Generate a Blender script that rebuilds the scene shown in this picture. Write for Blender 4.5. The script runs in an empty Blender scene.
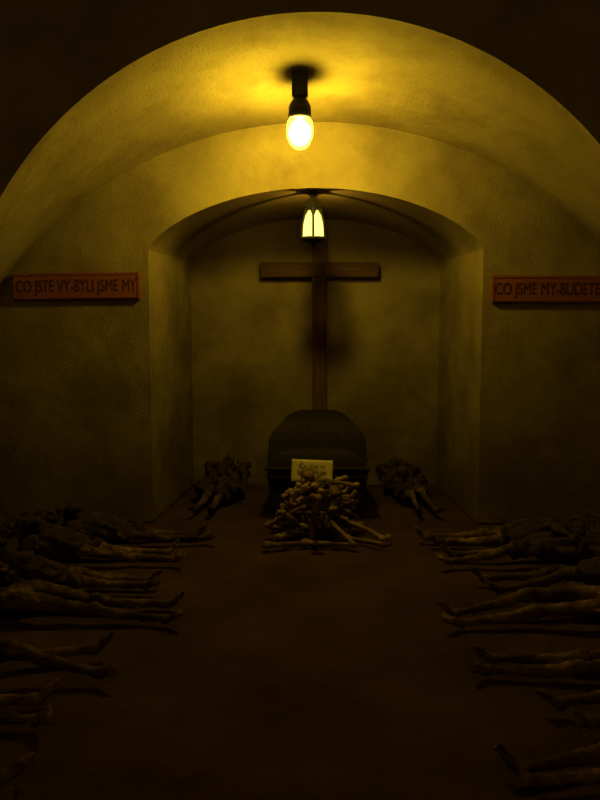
import bpy, bmesh, math, random, time
from mathutils import Vector, Matrix, noise, Euler
T0 = time.time()
random.seed(7)
sc = bpy.context.scene
sc.view_settings.view_transform = 'Standard'
sc.view_settings.look = 'None'
sc.view_settings.gamma = 0.87

# ------------------------------------------------------------ materials
def mat_rough(name, c1, c2, scale=3.0, bump=0.4, bscale=60.0, rough=0.9, c3=None, bdist=0.02, spec=0.2, rnd=0.0, stain=None):
    m = bpy.data.materials.new(name); m.use_nodes = True
    nt = m.node_tree; N = nt.nodes; L = nt.links
    b = N["Principled BSDF"]; b.inputs["Roughness"].default_value = rough
    b.inputs["Specular IOR Level"].default_value = spec
    tc = N.new("ShaderNodeTexCoord")
    n1 = N.new("ShaderNodeTexNoise"); n1.inputs["Scale"].default_value = scale; n1.inputs["Detail"].default_value = 8; n1.inputs["Roughness"].default_value = .6
    L.new(tc.outputs["Object"], n1.inputs["Vector"])
    r = N.new("ShaderNodeValToRGB")
    r.color_ramp.elements[0].position = .35; r.color_ramp.elements[0].color = (*c1, 1)
    r.color_ramp.elements[1].position = .68; r.color_ramp.elements[1].color = (*c2, 1)
    if c3:
        e = r.color_ramp.elements.new(.5); e.color = (*c3, 1)
    L.new(n1.outputs["Fac"], r.inputs["Fac"])
    col = r.outputs["Color"]
    if stain:
        ns = N.new("ShaderNodeTexNoise"); ns.inputs["Scale"].default_value = 2.2; ns.inputs["Detail"].default_value = 7; ns.inputs["Roughness"].default_value = .65
        L.new(tc.outputs["Object"], ns.inputs["Vector"])
        sx = N.new("ShaderNodeSeparateXYZ"); L.new(tc.outputs["Object"], sx.inputs[0])
        mz = N.new("ShaderNodeMapRange"); mz.inputs["From Min"].default_value = 0; mz.inputs["From Max"].default_value = 2.2; mz.inputs["To Min"].default_value = .34; mz.inputs["To Max"].default_value = -.05
        L.new(sx.outputs["Z"], mz.inputs["Value"])
        a = N.new("ShaderNodeMath"); L.new(ns.outputs["Fac"], a.inputs[0]); L.new(mz.outputs["Result"], a.inputs[1])
        mf = N.new("ShaderNodeMapRange"); mf.inputs["From Min"].default_value = .43; mf.inputs["From Max"].default_value = .88; mf.inputs["To Max"].default_value = .9
        L.new(a.outputs[0], mf.inputs["Value"])
        mx = N.new("ShaderNodeMixRGB"); mx.inputs["Color2"].default_value = (*stain, 1)
        L.new(mf.outputs["Result"], mx.inputs["Fac"]); L.new(col, mx.inputs["Color1"]); col = mx.outputs["Color"]
    if rnd > 0:
        oi = N.new("ShaderNodeObjectInfo")
        mr = N.new("ShaderNodeMapRange"); mr.inputs["To Min"].default_value = 1 - rnd; mr.inputs["To Max"].default_value = 1 + rnd
        L.new(oi.outputs["Random"], mr.inputs["Value"])
        hs = N.new("ShaderNodeHueSaturation"); L.new(mr.outputs["Result"], hs.inputs["Value"]); L.new(col, hs.inputs["Color"])
        col = hs.outputs["Color"]
    L.new(col, b.inputs["Base Color"])
    n2 = N.new("ShaderNodeTexNoise"); n2.inputs["Scale"].default_value = bscale; n2.inputs["Detail"].default_value = 6; n2.inputs["Roughness"].default_value = .6
    L.new(tc.outputs["Object"], n2.inputs["Vector"])
    n3 = N.new("ShaderNodeTexNoise"); n3.inputs["Scale"].default_value = bscale / 9; n3.inputs["Detail"].default_value = 3
    L.new(tc.outputs["Object"], n3.inputs["Vector"])
    ad = N.new("ShaderNodeMath"); ad.operation = 'MULTIPLY_ADD'; ad.inputs[1].default_value = 1.6
    L.new(n3.outputs["Fac"], ad.inputs[0]); L.new(n2.outputs["Fac"], ad.inputs[2])
    bp = N.new("ShaderNodeBump"); bp.inputs["Strength"].default_value = bump; bp.inputs["Distance"].default_value = bdist
    L.new(ad.outputs[0], bp.inputs["Height"]); L.new(bp.outputs["Normal"], b.inputs["Normal"])
    return m

def mat_wood(name, c1, c2, axis=0, rough=.6):
    m = bpy.data.materials.new(name); m.use_nodes = True
    nt = m.node_tree; N = nt.nodes; L = nt.links
    b = N["Principled BSDF"]; b.inputs["Roughness"].default_value = rough; b.inputs["Specular IOR Level"].default_value = .25
    tc = N.new("ShaderNodeTexCoord"); mp = N.new("ShaderNodeMapping")
    s = [30, 30, 30]; s[axis] = 2.0
    mp.inputs["Scale"].default_value = s
    L.new(tc.outputs["Object"], mp.inputs["Vector"])
    n = N.new("ShaderNodeTexNoise"); n.inputs["Scale"].default_value = 1.0; n.inputs["Detail"].default_value = 6
    L.new(mp.outputs["Vector"], n.inputs["Vector"])
    r = N.new("ShaderNodeValToRGB")
    r.color_ramp.elements[0].position = .35; r.color_ramp.elements[0].color = (*c1, 1)
    r.color_ramp.elements[1].position = .7; r.color_ramp.elements[1].color = (*c2, 1)
    L.new(n.outputs["Fac"], r.inputs["Fac"]); L.new(r.outputs["Color"], b.inputs["Base Color"])
    bp = N.new("ShaderNodeBump"); bp.inputs["Strength"].default_value = .4; bp.inputs["Distance"].default_value = .005
    L.new(n.outputs["Fac"], bp.inputs["Height"]); L.new(bp.outputs["Normal"], b.inputs["Normal"])
    return m

def mat_emit(name, col, strength, transp=0.0):
    m = bpy.data.materials.new(name); m.use_nodes = True
    nt = m.node_tree; N = nt.nodes; L = nt.links
    N.remove(N["Principled BSDF"])
    e = N.new("ShaderNodeEmission"); e.inputs["Color"].default_value = (*col, 1); e.inputs["Strength"].default_value = strength
    out = N["Material Output"]
    if transp > 0:
        t = N.new("ShaderNodeBsdfTransparent"); mx = N.new("ShaderNodeMixShader"); mx.inputs[0].default_value = transp
        L.new(e.outputs[0], mx.inputs[1]); L.new(t.outputs[0], mx.inputs[2]); L.new(mx.outputs[0], out.inputs["Surface"])
    else:
        L.new(e.outputs[0], out.inputs["Surface"])
    return m

PLASTER = mat_rough("plaster_roughcast", (.25, .193, .090), (.35, .283, .130), 1.3, .5, 55, .95, (.305, .240, .11), .014, .06, 0, (.125, .085, .040))
DIRT = mat_rough("dirt_floor", (.060, .031, .015), (.105, .055, .027), 1.8, .7, 45, .97, (.080, .042, .020), .022, .03)
BONE = mat_rough("old_bone", (.07, .040, .018), (.42, .285, .14), 5, .5, 120, .8, (.20, .125, .058), .004, .15)
MUMMY = mat_rough("dried_skin", (.040, .024, .012), (.26, .162, .078), 7, .8, 90, .88, (.11, .066, .032), .006, .10, .3)
COFFINW = mat_wood("coffin_dark_wood", (.014, .009, .005), (.036, .022, .012), 1, .75)
CROSSW = mat_wood("cross_wood", (.08, .036, .015), (.16, .072, .029), 2, .65)
CROSSH = mat_wood("cross_wood_arm", (.07, .032, .014), (.14, .063, .026), 0, .65)
PLAQUE = mat_wood("plaque_wood", (.22, .068, .038), (.32, .108, .06), 0, .6)
INK = mat_rough("carved_dark_paint", (.05, .014, .008), (.075, .020, .011), 5, .1)
IRON = mat_rough("black_iron", (.015, .012, .01), (.03, .025, .02), 20, .3, 90, .6, None, .002, .4)
PAPER = mat_rough("yellowed_paper", (.55, .47, .24), (.68, .60, .33), 8, .15, 60, .8)
CLOTH = mat_rough("rotten_cloth", (.035, .022, .012), (.10, .062, .032), 12, .8, 110, .95, None, .01, .05)
CORE = mat_emit("bulb_filament_core", (1.0, .765, .07), 380)
SHELL = mat_emit("bulb_glass", (1.0, .86, .16), 6.0, .85)
FILL_CORE = mat_emit("fill_bulb_core", (1.0, .66, .11), 190)  # glow of the added fill lamp, out of view
PANE = mat_emit("lantern_pane_glass", (1.0, .80, .17), 4.6, .68)

# ------------------------------------------------------------ mesh helpers
def new_obj(name, mesh, mats=(), parent=None, smooth=False):
    o = bpy.data.objects.new(name, mesh)
    sc.collection.objects.link(o)
    for m in mats: mesh.materials.append(m)
    if parent: o.parent = parent
    if smooth:
        for p in mesh.polygons: p.use_smooth = True
    return o

def from_bm(name, bm, mats=(), parent=None, smooth=False):
    me = bpy.data.meshes.new(name); bm.to_mesh(me); bm.free()
    return new_obj(name, me, mats, parent, smooth)

def empty(name, loc=(0, 0, 0)):
    o = bpy.data.objects.new(name, None); o.location = loc; o.empty_display_size = .1
    sc.collection.objects.link(o); return o

def box(bm, lo, hi, bev=0.0):
    c = [(a + b) / 2 for a, b in zip(lo, hi)]; s = [b - a for a, b in zip(lo, hi)]
    r = bmesh.ops.create_cube(bm, size=1, matrix=Matrix.Translation(c) @ Matrix.Diagonal((*s, 1)))
    if bev > 0:
        es = list({e for v in r["verts"] for e in v.link_edges})
        bmesh.ops.bevel(bm, geom=es, offset=bev, segments=2, affect='EDGES')

def rings_to_bm(bm, rings):
    R = [[bm.verts.new(p) for p in r] for r in rings]
    for a, b in zip(R, R[1:]):
        n = max(len(a), len(b))
        for i in range(n):
            j = (i + 1) % n
            if len(a) == 1: bm.faces.new((a[0], b[j], b[i]))
            elif len(b) == 1: bm.faces.new((a[i], a[j], b[0]))
            else: bm.faces.new((a[i], a[j], b[j], b[i]))
    if len(R[0]) > 1: bm.faces.new(R[0][::-1])
    if len(R[-1]) > 1: bm.faces.new(R[-1])

def sph(bm, c, r, u=12, v=8, rot=None):
    if not hasattr(r, "__len__"): r = (r, r, r)
    M = Matrix.Translation(c)
    if rot is not None: M = M @ rot
    M = M @ Matrix.Diagonal((*r, 1)); rings = []
    for i in range(v + 1):
        a = math.pi * i / v; z = -math.cos(a); q = math.sin(a)
        if i in (0, v): rings.append([M @ Vector((0, 0, z))])
        else: rings.append([M @ Vector((q * math.cos(2 * math.pi * k / u), q * math.sin(2 * math.pi * k / u), z)) for k in range(u)])
    rings_to_bm(bm, rings)

def cap(bm, p1, p2, r1, r2, seg=10):
    p1 = Vector(p1); p2 = Vector(p2); d = p2 - p1; l = d.length
    if l < 1e-6: return
    M = Matrix.Translation(p1) @ d.to_track_quat('Z', 'Y').to_matrix().to_4x4()
    ring = lambda r, z: [M @ Vector((r * math.cos(2 * math.pi * k / seg), r * math.sin(2 * math.pi * k / seg), z)) for k in range(seg)]
    rings_to_bm(bm, [[M @ Vector((0, 0, -r1))], ring(r1 * .7, -r1 * .7), ring(r1, 0), ring(r2, l), ring(r2 * .7, l + r2 * .7), [M @ Vector((0, 0, l + r2))]])

def chain(bm, pts, rs, seg=10):
    for i in range(len(pts) - 1): cap(bm, pts[i], pts[i + 1], rs[i], rs[i + 1], seg)

def remesh(bm, voxel, smooth=2, nz=0.0, nscale=20):
    me = bpy.data.meshes.new("tmp"); bm.to_mesh(me); bm.free()
    o = bpy.data.objects.new("tmp", me); sc.collection.objects.link(o)
    md = o.modifiers.new("r", 'REMESH'); md.mode = 'VOXEL'; md.voxel_size = voxel
    if smooth:
        s = o.modifiers.new("s", 'SMOOTH'); s.factor = .5; s.iterations = smooth
    dg = bpy.context.evaluated_depsgraph_get(); dg.update()
    m2 = bpy.data.meshes.new_from_object(o.evaluated_get(dg))
    bpy.data.objects.remove(o); bpy.data.meshes.remove(me)
    if nz:
        off = Vector((random.random() * 50, random.random() * 50, 0))
        cs = [v.co + v.normal * nz * (noise.noise(v.co * nscale + off) + .6 * noise.noise(v.co * nscale * 2.7 + off)) for v in m2.vertices]
        for v, c in zip(m2.vertices, cs): v.co = c
    return m2

def loft(name, A, B, mats, close=False):
    bm = bmesh.new()
    va = [bm.verts.new(p) for p in A]; vb = [bm.verts.new(p) for p in B]
    for i in range(len(A) - 1):
        bm.faces.new((va[i], va[i + 1], vb[i + 1], vb[i]))
    return from_bm(name, bm, mats, None, True)

# ------------------------------------------------------------ room profiles (x,z) left floor -> right floor
def half_front():
    pts = []
    R, cz = 2.1, 1.13
    for i in range(25):
        a = math.radians(60 * i / 24); pts.append((R * math.sin(a), cz + R * math.cos(a)))
    p0, p1, p2 = Vector(pts[-1]), Vector((2.36, 1.25)), Vector((2.45, 0))
    for i in range(1, 9):
        t = i / 8; q = p0 * (1 - t) ** 2 + p1 * 2 * t * (1 - t) + p2 * t * t; pts.append((q.x, q.y))
    return pts
def half_back():
    pts = []
    R, cz = 2.96, .015
    for i in range(25):
        a = math.radians(58 * i / 24); pts.append((R * math.sin(a), cz + R * math.cos(a)))
    p0, p1, p2 = Vector(pts[-1]), Vector((2.72, 1.24)), Vector((2.72, 0))
    for i in range(1, 9):
        t = i / 8; q = p0 * (1 - t) ** 2 + p1 * 2 * t * (1 - t) + p2 * t * t; pts.append((q.x, q.y))
    return pts
def half_near():
    pts = []
    for i in range(25):
        a = math.radians(90 * i / 24); pts.append((2.75 * math.sin(a), 1.5 + 2.6 * math.cos(a)))
    for i in range(1, 9): pts.append((2.75, 1.5 * (1 - i / 8)))
    return pts
def half_niche(w, sp, h):
    pts = []
    for i in range(25):
        a = math.radians(90 * i / 24); u = math.sin(a)
        pts.append((w * u, sp + h * max(0, (1 - u * u)) ** .7))
    for i in range(1, 9): pts.append((w, sp * (1 - i / 8)))
    return pts
def full(h, y):
    L = [(-x, y, z) for x, z in reversed(h)]
    return L[:-1] + [(x, y, z) for x, z in h]
YF, YB, YN = 4.6, 6.0, 7.4
F = full(half_front(), YF); B = full(half_back(), YB)
Nf = full(half_niche(1.24, 2.055, .45), YB); Nb = full(half_niche(1.14, 2.055, .40), YN)
K0 = full(half_near(), -1.6); K1 = full(half_near(), YF)
loft("ceiling_vault_bay", F[8:57], B[8:57], [PLASTER])
loft("wall_left_bay", F[:9], B[:9], [PLASTER]); loft("wall_right_bay", F[56:], B[56:], [PLASTER])
loft("ceiling_vault", K0[8:57], K1[8:57], [PLASTER])
loft("wall_left", K0[:9], K1[:9], [PLASTER]); loft("wall_right", K0[56:], K1[56:], [PLASTER])
loft("wall_arch_face", F, K1, [PLASTER])
loft("wall_back", Nf, B, [PLASTER])
loft("ceiling_niche", Nf[8:57], Nb[8:57], [PLASTER])
loft("wall_niche_left", Nf[:9], Nb[:9], [PLASTER]); loft("wall_niche_right", Nf[56:], Nb[56:], [PLASTER])
def fill(name, P):
    bm = bmesh.new(); bm.faces.new([bm.verts.new(p) for p in P]); bmesh.ops.triangulate(bm, faces=bm.faces[:])
    return from_bm(name, bm, [PLASTER])
fill("wall_niche_back", Nb); fill("wall_rear", K0)
bm = bmesh.new()
bmesh.ops.create_grid(bm, x_segments=140, y_segments=230, size=1, matrix=Matrix.Translation((0, 2.95, 0)) @ Matrix.Diagonal((2.8, 4.6, 1, 1)))
for v in bm.verts:
    x, y = v.co.x, v.co.y
    z = -.012 + .012 * noise.noise(v.co * 3) + .006 * noise.noise(v.co * 11)
    z = min(z, 0.004)
    for cx in (-.76, .76):   # earth banked under the raised shoulders in the niche
        z += .15 * math.exp(-((x - cx) / .19) ** 2 - ((y - 7.08) / .20) ** 2)
    v.co.z = z
from_bm("floor", bm, [DIRT], None, True)

# ------------------------------------------------------------ skull / bones
def skull_parts(bm, M, jaw=True):
    def S(c, r):
        rr = M.to_3x3().to_4x4(); sph(bm, M @ Vector(c), r, 16, 10, rr)
    def C(a, b, r1, r2): cap(bm, M @ Vector(a), M @ Vector(b), r1, r2, 8)
    S((0, .02, 0), (.07, .09, .068)); S((0, -.05, .012), (.052, .03, .035))
    S((0, -.05, -.045), (.040, .032, .045))
    for s in (-1, 1):
        S((s * .043, -.052, -.036), (.017, .02, .015)); C((s * .045, -.05, -.036), (s * .066, .01, -.03), .008, .008)
        C((s * .012, -.078, .006), (s * .045, -.066, .004), .010, .009)
        if jaw:
            C((s * .056, .0, -.045), (s * .048, -.015, -.095), .011, .012); C((s * .048, -.015, -.095), (s * .014, -.072, -.112), .012, .012)
    S((0, -.078, -.068), (.026, .014, .012))
    C((0, -.078, -.005), (0, -.092, -.03), .008, .006)
    if jaw: S((0, -.076, -.104), (.024, .014, .016))
def carve(me, M):
    Mi = M.inverted(); c0 = M @ Vector((0, 0, 0))
    pits = [((-.027, -.088, -.017), .022, .036), ((.027, -.088, -.017), .022, .036), ((0, -.095, -.044), .012, .02), ((0, -.095, -.087), .011, .018)]
    for v in me.vertices:
        if (v.co - c0).length > .17: continue
        p = Mi @ v.co
        if p.y > 0: continue
        for c, r, d in pits:
            dx = math.hypot((p.x - c[0]) * (0.45 if c[2] < -.08 else 1), p.z - c[2])
            if dx < r: p = p + Vector((0, d * (1 - (dx / r) ** 2), 0))
        v.co = M @ p

def make_skull():
    bm = bmesh.new(); skull_parts(bm, Matrix.Identity(4), False); me = remesh(bm, .0055, 2, .001, 40); carve(me, Matrix.Identity(4)); return me
def make_femur(L=.43, k=1.0):
    bm = bmesh.new(); h = L / 2; q = k * .85
    chain(bm, [(-h, 0, 0), (-h * .4, 0, .012), (h * .3, 0, .012), (h * .85, 0, 0)], [.019 * q, .014 * k, .014 * k, .018 * q])
    sph(bm, (-h, .017 * q, 0), (.022 * q, .018 * q, .022 * q)); sph(bm, (-h, -.017 * q, 0), (.022 * q, .018 * q, .022 * q))
    cap(bm, (h * .85, 0, 0), (h, .035 * q, .005), .015 * q, .013 * q); sph(bm, (h * 1.02, .040 * q, .006), .022 * q)
    sph(bm, (h * .93, -.012 * q, 0), .020 * q)
    return remesh(bm, .006, 2, .0012, 40)
def make_tibia(L=.36, k=1.0):
    bm = bmesh.new(); h = L / 2
    chain(bm, [(-h, 0, 0), (-h * .7, 0, 0), (h * .7, 0, .006), (h, 0, 0)], [.022 * k, .014 * k, .010 * k, .015 * k])
    sph(bm, (-h, .014 * k, 0), .017 * k); sph(bm, (-h, -.014 * k, 0), .017 * k)
    return remesh(bm, .006, 2, .0012, 40)
def make_rib():
    bm = bmesh.new(); P = []
    for i in range(9):
        a = math.radians(200 * i / 8); P.append((.11 * math.cos(a), .09 * math.sin(a), .02 * i / 8))
    chain(bm, P, [.009] + [.006] * 7 + [.007]); return remesh(bm, .0045, 1)
def make_pelvis():
    bm = bmesh.new()
    for s in (-1, 1):
        sph(bm, (s * .075, 0, .05), (.022, .065, .065), rot=Matrix.Rotation(s * .6, 4, 'Y'))
        sph(bm, (s * .065, -.02, -.02), .035); chain(bm, [(s * .06, -.02, -.03), (s * .05, -.03, -.08), (s * .0, -.06, -.04)], [.02, .016, .013])
    sph(bm, (0, .04, .02), (.04, .02, .055)); return remesh(bm, .0065, 2, .002, 30)
lib = {"skull": make_skull(), "femur": make_femur(.43, 1.35), "femur2": make_femur(.37, 1.2), "tibia": make_tibia(.35, 1.35), "hum": make_tibia(.28, 1.2), "rib": make_rib(), "pelvis": make_pelvis()}

def build_pile(name, items):
    V = []; Fc = []
    for k, loc, rot, s in items:
        me = lib[k]; M = Matrix.Translation(loc) @ Euler(rot).to_matrix().to_4x4() @ Matrix.Scale(s, 4)
        o = len(V); V += [M @ v.co for v in me.vertices]; Fc += [[i + o for i in p.vertices] for p in me.polygons]
    for v in V:
        if v.z < 0.002: v.z = 0.002 + (v.z - .002) * .08
        v.y = min(v.y, 6.02)
    me = bpy.data.meshes.new(name); me.from_pydata(V, [], Fc)
    return new_obj(name, me, [BONE], None, True)

def mound(cx, cy, rx, ry, H, n, kinds, seed):
    rg = random.Random(seed); out = []
    for i in range(n):
        lev = i / n
        a = rg.uniform(0, 2 * math.pi); rr = math.sqrt(rg.random()) * (1 - .62 * lev)
        ox = rx * rr * math.cos(a); x = cx + ox; y = cy + ry * rr * math.sin(a)
        z = .03 + lev * H * (1 - .35 * rr)
        yaw = rg.uniform(-1.2, 1.2)
        pitch = (ox / rx) * .75 * lev ** .5 * math.cos(yaw) + rg.uniform(-.14, .14)
        k = rg.choice(kinds)
        out.append((k, (x, y, z), (rg.uniform(0, 6.28) if k in ("femur", "femur2", "tibia", "hum") else rg.uniform(-.6, .6), pitch, yaw), rg.uniform(.7, .95)))
    return out
K = ["femur", "femur2", "tibia", "hum", "tibia", "femur2", "rib", "hum", "tibia"]
items = mound(.03, 5.62, .27, .19, .40, 88, K, 5)
items += [("femur", (-.01, 5.33, .18), (.3, math.radians(56), math.radians(97)), 1.08),
          ("femur2", (-.14, 5.39, .15), (0, .6, 1.0), 1), ("tibia", (.16, 5.38, .11), (0, .4, -.9), 1), ("femur", (.30, 5.48, .10), (0, .3, -.45), 1),
          ("tibia", (-.16, 5.29, .03), (0, .05, .3), 1), ("tibia", (.10, 5.30, .03), (0, 0, -.2), 1), ("hum", (.34, 5.38, .03), (0, 0, -.6), 1),
          ("hum", (.09, 5.38, .16), (0, .9, 2.0), 1), ("tibia", (-.2, 5.46, .18), (0, -.5, -.6), 1), ("tibia", (-.08, 5.48, .34), (0, .5, 2.2), .9), ("hum", (.1, 5.46, .30), (0, .6, 1.0), 1),
          ("skull", (-.05, 5.64, .44), (.1, 0, .3), .72), ("skull", (.13, 5.52, .33), (-.2, .3, -.5), .75), ("pelvis", (.06, 5.48, .26), (.5, .2, .3), .8)]
build_pile("bone_pile", items)

# ------------------------------------------------------------ mummified bodies (feet toward +X, lying on the back)
def mummy(seed, robe=0.0, recline=0.0):
    rg = random.Random(seed); bm = bmesh.new()
    J = lambda s: rg.uniform(-s, s)
    spread = rg.uniform(.045, .10)
    for s in (-1, 1):
        yh = s * .085; bend = max(0, rg.uniform(-.08, .09)); dx = rg.uniform(-.08, .05)
        ya = s * spread + J(.04)
        hip = Vector((-.84, yh, .10)); knee = Vector((-.45 + dx, s * (.07 + J(.025)), .055 + bend)); ank = Vector((-.07 + dx, ya, .030))
        mt = hip.lerp(knee, .5) + Vector((0, s * .008, .006)); calf = knee.lerp(ank, .3) + Vector((0, 0, -.012))
        chain(bm, [hip, mt, knee - Vector((.04, 0, 0))], [.060, .040, .031]); sph(bm, knee, (.044, .038, .040))
        chain(bm, [knee + Vector((.035, 0, -.004)), calf, ank], [.032, .029, .019]); sph(bm, ank, (.026, .028, .024))
        out = s * rg.uniform(.2, .9); up = Vector((rg.uniform(.9, 1.7), out, .7)).normalized()
        heel = ank + Vector((.010, 0, -.008)); sph(bm, heel, .023)
        ball = ank + up * .080 + Vector((.01, 0, 0)); side = up.cross(Vector((1, 0, 0))).normalized()
        chain(bm, [heel, ank.lerp(ball, .5) + Vector((.01, 0, 0)), ball], [.022, .021, .018])
        for t in range(5):
            k = (t - 2) * .013; b0 = ball + side * k; b1 = b0 + up * (.036 - abs(t - 1) * .005) + Vector((-.006, 0, 0))
            cap(bm, b0 - up * .02, b1, .009, .007, 8)
    sph(bm, (-.88, 0, .085), (.085, .145, .07), 16, 10)
    for s in (-1, 1): sph(bm, (-.93, s * .115, .11), (.05, .03, .045))
    sph(bm, (-1.0, 0, .07), (.11, .105, .055), 16, 10)
    sph(bm, (-1.20, 0, .105), (.19, .135, .088), 20, 12)
    for i in range(8):
        cx = -1.06 - i * .036; u = (cx + 1.20) / .19; k = math.sqrt(max(.05, 1 - u * u)) * 1.03
        P = []
        for j in range(9):
            a = math.radians(-10 + 200 * j / 8); P.append((cx + .03 * abs(math.cos(a)), .135 * k * math.cos(a), .105 + .088 * k * math.sin(a)))
        chain(bm, P, [.009] * 9, 8)
    cap(bm, (-1.09, 0, .19), (-1.30, 0, .185), .014, .018)
    sph(bm, (-1.33, 0, .12), (.055, .15, .055), 14, 8)
    for s in (-1, 1): cap(bm, (-1.345, s * .02, .165), (-1.35, s * .165, .15), .012, .014)
    cap(bm, (-1.34, 0, .12), (-1.44, 0, .10), .036, .034)
    pose = rg.choice([0, 1, 1, 2])
    for s in (-1, 1):
        sh = Vector((-1.33, s * .175, .12)); sph(bm, sh, .042)
        if pose == 0: el = Vector((-1.05, s * .225, .06)); wr = Vector((-.82, s * .20, .06 + .05))
        elif pose == 1: el = Vector((-1.05, s * .215, .09)); wr = Vector((-1.0 + s * .03, s * .02, .205))
        else: el = Vector((-1.06, s * .235, .07)); wr = Vector((-.86, s * .07, .175))
        chain(bm, [sh, sh.lerp(el, .5), el], [.036, .025, .024]); sph(bm, el, .028)
        chain(bm, [el, el.lerp(wr, .35), wr], [.024, .023, .015])
        d = (wr - el).normalized(); palm = wr + d * .05
        chain(bm, [wr, palm], [.016, .02]); sd = d.cross(Vector((0, 0, 1))).normalized()
        for f in range(4):
            o = sd * ((f - 1.5) * .0165); L = [.065, .078, .072, .055][f]
            a0 = palm + o; a1 = a0 + d * L * .55 + Vector((0, 0, .006)); a2 = a0 + d * L + Vector((0, 0, -.012))
            chain(bm, [a0, a1, a2], [.0095, .008, .007])
        t0 = wr + d * .02 + sd * (.02 * s); chain(bm, [t0, t0 + d * .035 + sd * s * .022, t0 + d * .06 + sd * s * .02], [.01, .009, .0075])
    turn = J(.7)
    base = Matrix(((0, 0, -1, 0), (1, 0, 0, 0), (0, -1, 0, 0), (0, 0, 0, 1)))
    if base.determinant() < 0:
        base = Matrix(((0, 0, -1, 0), (-1, 0, 0, 0), (0, -1, 0, 0), (0, 0, 0, 1)))
    M = Matrix.Translation((-1.525, 0, .105)) @ Matrix.Rotation(turn, 4, 'X') @ Matrix.Rotation(.15, 4, 'Y') @ base
    skull_parts(bm, M)
    me = remesh(bm, .0085, 2, .0080, 22)
    carve(me, M)
    if robe:
        off = Vector((seed, 0, 0))
        for p in me.polygons:
            e = noise.noise(p.center * 9 + off) * .12
            if -1.36 + e < p.center.x < -.55 + e * 1.5: p.material_index = 1
        me.update()
        cs = []
        for v in me.vertices:
            e = noise.noise(v.co * 9 + off) * .12
            k = min(1, max(0, (v.co.x + 1.38 - e) / .05)) * min(1, max(0, (-.53 + e * 1.5 - v.co.x) / .05))
            cs.append(v.co + v.normal * k * robe * (.016 + .014 * math.sin(v.co.y * 60 + 9 * noise.noise(v.co * 6))))
        for v, c in zip(me.vertices, cs): v.co = c
    if recline:
        L0 = .30
        for v in me.vertices:
            d = -.86 - v.co.x
            if d <= 0: continue
            zz = v.co.z - .03
            Rr = L0 / recline
            if d < L0:
                a = d / Rr; px = Rr * math.sin(a); pz = Rr * (1 - math.cos(a))
            else:
                a = recline; px = Rr * math.sin(a) + (d - L0) * math.cos(a); pz = Rr * (1 - math.cos(a)) + (d - L0) * math.sin(a)
            v.co.x = -.86 - (px - zz * math.sin(a)); v.co.z = .03 + pz + zz * math.cos(a)
    mz = min(v.co.z for v in me.vertices)
    for v in me.vertices: v.co.z -= mz
    return me

def place_body(seed, x, y, ang, scale=1.0, robe=0.0, recline=0.0):
    me = mummy(seed, float(robe), recline)
    me.transform(Matrix.Scale(scale, 4))
    o = new_obj("mummified_body", me, [MUMMY, CLOTH], None, True)
    o.matrix_world = Matrix.Translation((x, y, 0.002)) @ Matrix.Rotation(ang, 4, 'Z')
left = [(5.42, -.72, .04), (4.93, -.86, -.06), (4.42, -.84, .06), (3.98, -.70, -.08), (3.38, -.88, .08), (2.93, -1.02, .0), (2.40, -.90, .12)]
for i, (y, fx, yaw) in enumerate(left): place_body(100 + i, fx, y, yaw, .98, i in (0, 1, 2, 4))
right = [(5.36, .72, -.04), (4.94, .76, .05), (4.44, .90, -.05), (3.96, .68, .07), (3.38, .74, -.03), (2.95, .90, .04), (2.55, .66, .12)]
for i, (y, fx, yaw) in enumerate(right): place_body(200 + i, fx, y, math.pi + yaw, .98, i in (0, 1, 2, 5))
place_body(300, -.88, 6.03, -math.pi / 2 - .10, .82, 2.0, .36)
place_body(301, .88, 6.06, -math.pi / 2 + .12, .80, 2.0, .32)

# ------------------------------------------------------------ coffin
def coffin():
    P = empty("coffin", (0.02, 6.6, 0))
    secs = [(.35, .05, 6.12), (.395, .38, 6.08)]
    lid = [(.41, .385, 6.06), (.41, .41, 6.06), (.395, .425, 6.22), (.385, .60, 6.26), (.362, .65, 6.28), (.315, .70, 6.31), (.255, .73, 6.35), (.20, .748, 6.4), (.14, .755, 6.45)]
    foot = [(.375, .40, 6.08), (.36, .46, 6.09), (.31, .505, 6.11), (.24, .53, 6.14), (.15, .54, 6.17)]
    def solid(S, name, yb):
        bm = bmesh.new(); rings = []
        for w, z, yf in S:
            k = (yf - 6.06) * .4
            rings.append([bm.verts.new((x, y - 6.6, z)) for x, y in ((-w, yf), (w, yf), (w * .82, yb - k), (-w * .82, yb - k))])
        for a, b in zip(rings, rings[1:]):
            for i in range(4): bm.faces.new((a[i], a[(i + 1) % 4], b[(i + 1) % 4], b[i]))
        bm.faces.new(rings[0][::-1]); bm.faces.new(rings[-1])
        bmesh.ops.recalc_face_normals(bm, faces=bm.faces[:])
        o = from_bm(name, bm, [COFFINW], P); md = o.modifiers.new("b", 'BEVEL'); md.width = .012; md.segments = 2; md.limit_method = 'ANGLE'
        return o
    solid(secs, "body", 7.12); solid(lid, "lid", 7.14); solid(foot, "lid_foot_end", 6.5)
    bm = bmesh.new()
    for x in (-.27, .27):
        for y in (-.40, .42): sph(bm, (x * (1 if y < 0 else .8), y, .03), (.045, .045, .03))
    from_bm("feet", bm, [COFFINW], P, True)
    bm = bmesh.new()
    box(bm, (-.388, -.535, .325), (.388, -.512, .350), .004)
    from_bm("front_moulding", bm, [COFFINW], P)
    bm = bmesh.new()
    for s in (-1, 1):
        chain(bm, [(s * .35, -.1, .28), (s * .39, -.1, .25), (s * .39, .1, .25), (s * .34, .1, .28)], [.008] * 4)
    from_bm("handles", bm, [IRON], P, True)
coffin()

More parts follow.
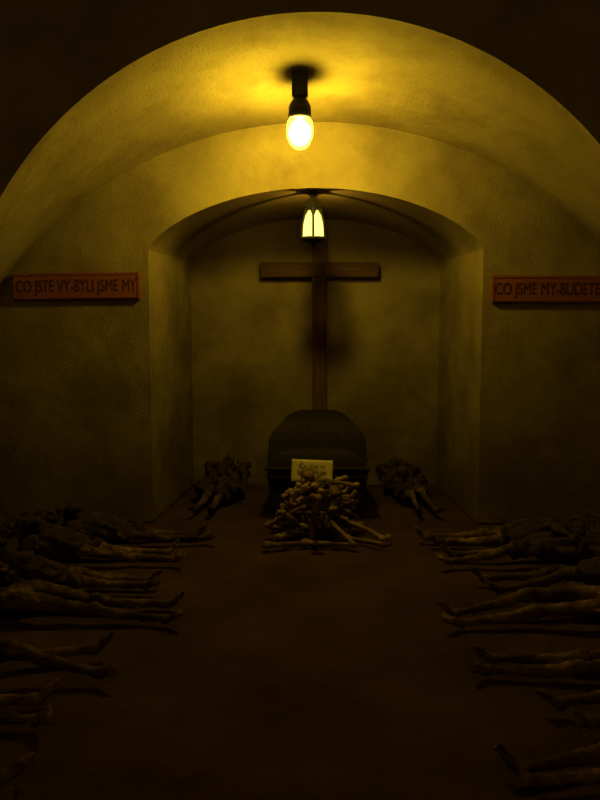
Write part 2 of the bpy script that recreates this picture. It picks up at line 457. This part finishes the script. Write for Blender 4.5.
# ------------------------------------------------------------ cross
C = empty("wooden_cross", (.038, 7.34, 0))
bm = bmesh.new(); box(bm, (-.066, -.04, 0), (.066, .04, 2.33), .006); from_bm("upright", bm, [CROSSW], C)
bm = bmesh.new(); box(bm, (-.53, -.055, 1.925), (.53, .025, 2.06), .006); from_bm("crossbeam", bm, [CROSSH], C)
bm = bmesh.new()
for dx, dz in ((-.03, 1.96), (.03, 2.02), (-.03, 2.02), (.03, 1.96)): sph(bm, (dx, -.056, dz), (.009, .005, .009))
from_bm("bolts", bm, [IRON], C, True)

# ------------------------------------------------------------ paper notice
P = empty("paper_notice", (-.02, 5.93, .41)); P.rotation_euler = (math.radians(-14), 0.03, 0)
bm = bmesh.new(); bmesh.ops.create_grid(bm, x_segments=16, y_segments=8, size=1, matrix=Matrix.Rotation(math.pi / 2, 4, 'X') @ Matrix.Diagonal((.155, .085, 1, 1)))
for v in bm.verts: v.co.y += .012 * math.sin(v.co.x * 12)
o = from_bm("sheet", bm, [PAPER], P, True); s = o.modifiers.new("s", 'SOLIDIFY'); s.thickness = .002
def text(body, size, mat, parent, loc, name, extr=.004, width=None, sy=1.0):
    cu = bpy.data.curves.new(name, 'FONT'); cu.body = body; cu.size = size; cu.align_x = 'CENTER'; cu.align_y = 'CENTER'; cu.extrude = extr
    t = bpy.data.objects.new("tmp_t", cu); sc.collection.objects.link(t)
    dg = bpy.context.evaluated_depsgraph_get(); dg.update()
    me = bpy.data.meshes.new_from_object(t.evaluated_get(dg)); bpy.data.objects.remove(t)
    xs = [v.co.x for v in me.vertices]; w = max(xs) - min(xs); k = (width / w) if width else 1
    me.transform(Matrix.Translation(loc) @ Matrix.Rotation(math.pi / 2, 4, 'X') @ Matrix.Diagonal((k, sy, 1, 1)))
    return new_obj(name, me, [mat], parent)
text("Co jste vy", .05, INK, P, (0, -.014, .035), "writing_1", .001, .2)
text("byli jsme my", .05, INK, P, (0, -.014, -.012), "writing_2", .001, .22)

# ------------------------------------------------------------ plaques
def plaque(cx, z, w, body, tilt):
    P = empty("wooden_plaque", (cx, 5.975, z)); P.rotation_euler = (0, tilt, 0)
    bm = bmesh.new(); box(bm, (-w / 2, -.012, -.10), (w / 2, .022, .10), .005); from_bm("board", bm, [PLAQUE], P)
    bm = bmesh.new()
    for z0 in (-.088, .082): box(bm, (-w / 2 + .01, -.017, z0), (w / 2 - .01, -.010, z0 + .006))
    for x0 in (-w / 2 + .01, w / 2 - .016): box(bm, (x0, -.017, -.088), (x0 + .006, -.010, .088))
    from_bm("border_line", bm, [PLAQUE], P)
    text(body, .105, INK, P, (0, -.0125, -.002), "lettering", .002, w - .05, 1.2)
plaque(-1.775, 1.79, .95, "CO JSTE VY-BYLI JSME MY", -.012)
plaque(1.768, 1.765, .94, "CO JSME MY-BUDETE VY", .004)

# ------------------------------------------------------------ lamps
def lathe(bm, prof, seg=24):
    rings = [[bm.verts.new((r * math.cos(2 * math.pi * i / seg), r * math.sin(2 * math.pi * i / seg), z)) for i in range(seg)] for r, z in prof]
    for a, b in zip(rings, rings[1:]):
        for i in range(seg): bm.faces.new((a[i], a[(i + 1) % seg], b[(i + 1) % seg], b[i]))
    bm.faces.new(rings[0]); bm.faces.new(rings[-1][::-1])
    bmesh.ops.recalc_face_normals(bm, faces=bm.faces[:])
def ceiling_lamp(loc, core):
    P = empty("ceiling_lamp", loc)
    bm = bmesh.new(); box(bm, (-.05, -.04, -.15), (.05, .04, .04), .01); from_bm("junction_box", bm, [IRON], P)
    bm = bmesh.new()
    lathe(bm, [(.034, -.145), (.042, -.155), (.058, -.175), (.070, -.20), (.074, -.265), (.068, -.275)]); from_bm("cap", bm, [IRON], P, True)
    bm = bmesh.new(); lathe(bm, [(.066, -.270), (.082, -.295), (.089, -.345), (.084, -.395), (.064, -.44), (.037, -.465), (.008, -.472)], 24); from_bm("glass_globe", bm, [SHELL], P, True)
    bm = bmesh.new(); sph(bm, (0, 0, -.365), (.070, .070, .080), 14, 8); from_bm("bulb_core", bm, [core], P, True)
ceiling_lamp((-.10, 5.28, 3.10), CORE)
ceiling_lamp((0, -.6, 4.07), FILL_CORE)  # added fill lamp behind the camera, brightens the arch face and near vault

# ------------------------------------------------------------ hanging lantern
P = empty("hanging_lantern", (-.015, 6.13, 2.262)); P.rotation_euler = (0, 0, math.radians(30)); P.scale = (1.08, 1.08, 1.1)
bm = bmesh.new()
def ring6(r, z): return [Vector((r * math.cos(math.radians(60 * i)), r * math.sin(math.radians(60 * i)), z)) for i in range(6)]
top, bot = ring6(.060, .095), ring6(.092, -.10); mid = ring6(.084, .0)
for i in range(6):
    chain(bm, [top[i], mid[i], bot[i]], [.0085, .0080, .008]); j = (i + 1) % 6
    cap(bm, bot[i], bot[j], .010, .010, 8); cap(bm, top[i], top[j], .010, .010, 8)
    tc_ = (top[i] + top[j]) / 2
    for A, Bm in ((top[i], mid[i]), (top[j], mid[j])):
        p = A.lerp(Bm, .55); q = A.lerp(tc_, .72)
        cap(bm, p, q, .005, .004, 8); cap(bm, A.lerp(Bm, .25), A.lerp(tc_, .35), .006, .005, 8)
lathe(bm, [(.060, .095), (.076, .106), (.056, .126), (.03, .150), (.008, .18)], 6)
lathe(bm, [(.02, -.135), (.055, -.125), (.100, -.108), (.100, -.10)], 6)
sph(bm, (0, 0, -.145), .014)
cap(bm, (0, 0, .17), (0, 0, .215), .005, .005, 8); sph(bm, (0, 0, .192), (.012, .006, .012))
lathe(bm, [(.034, .222), (.028, .205), (.01, .20)], 12)
from_bm("iron_frame", bm, [IRON], P)
bm = bmesh.new()
a = [bm.verts.new(v * 0.96) for v in top]; b2 = [bm.verts.new(v * .96) for v in mid]; c = [bm.verts.new(v * .96) for v in bot]
for i in range(6):
    j = (i + 1) % 6; bm.faces.new((a[i], a[j], b2[j], b2[i])); bm.faces.new((b2[i], b2[j], c[j], c[i]))
from_bm("panes", bm, [PANE], P)
ld = bpy.data.lights.new("lantern_flame", 'POINT'); ld.energy = 7.0; ld.color = (1, .64, .08); ld.shadow_soft_size = .008
lo = bpy.data.objects.new("flame", ld); sc.collection.objects.link(lo); lo.parent = P; lo.location = (0, 0, -.03)

# ------------------------------------------------------------ world, camera
w = bpy.data.worlds.new("crypt_world"); sc.world = w; w.use_nodes = True
w.node_tree.nodes["Background"].inputs["Color"].default_value = (0, 0, 0, 1)
cd = bpy.data.cameras.new("camera"); cd.lens = 36; cd.sensor_width = 36; cd.clip_start = .02
co = bpy.data.objects.new("camera", cd); sc.collection.objects.link(co)
co.location = (0, 0, 1.54); co.rotation_euler = (math.radians(90 - 5.71), 0, .01875)
sc.camera = co
print("done", time.time() - T0)
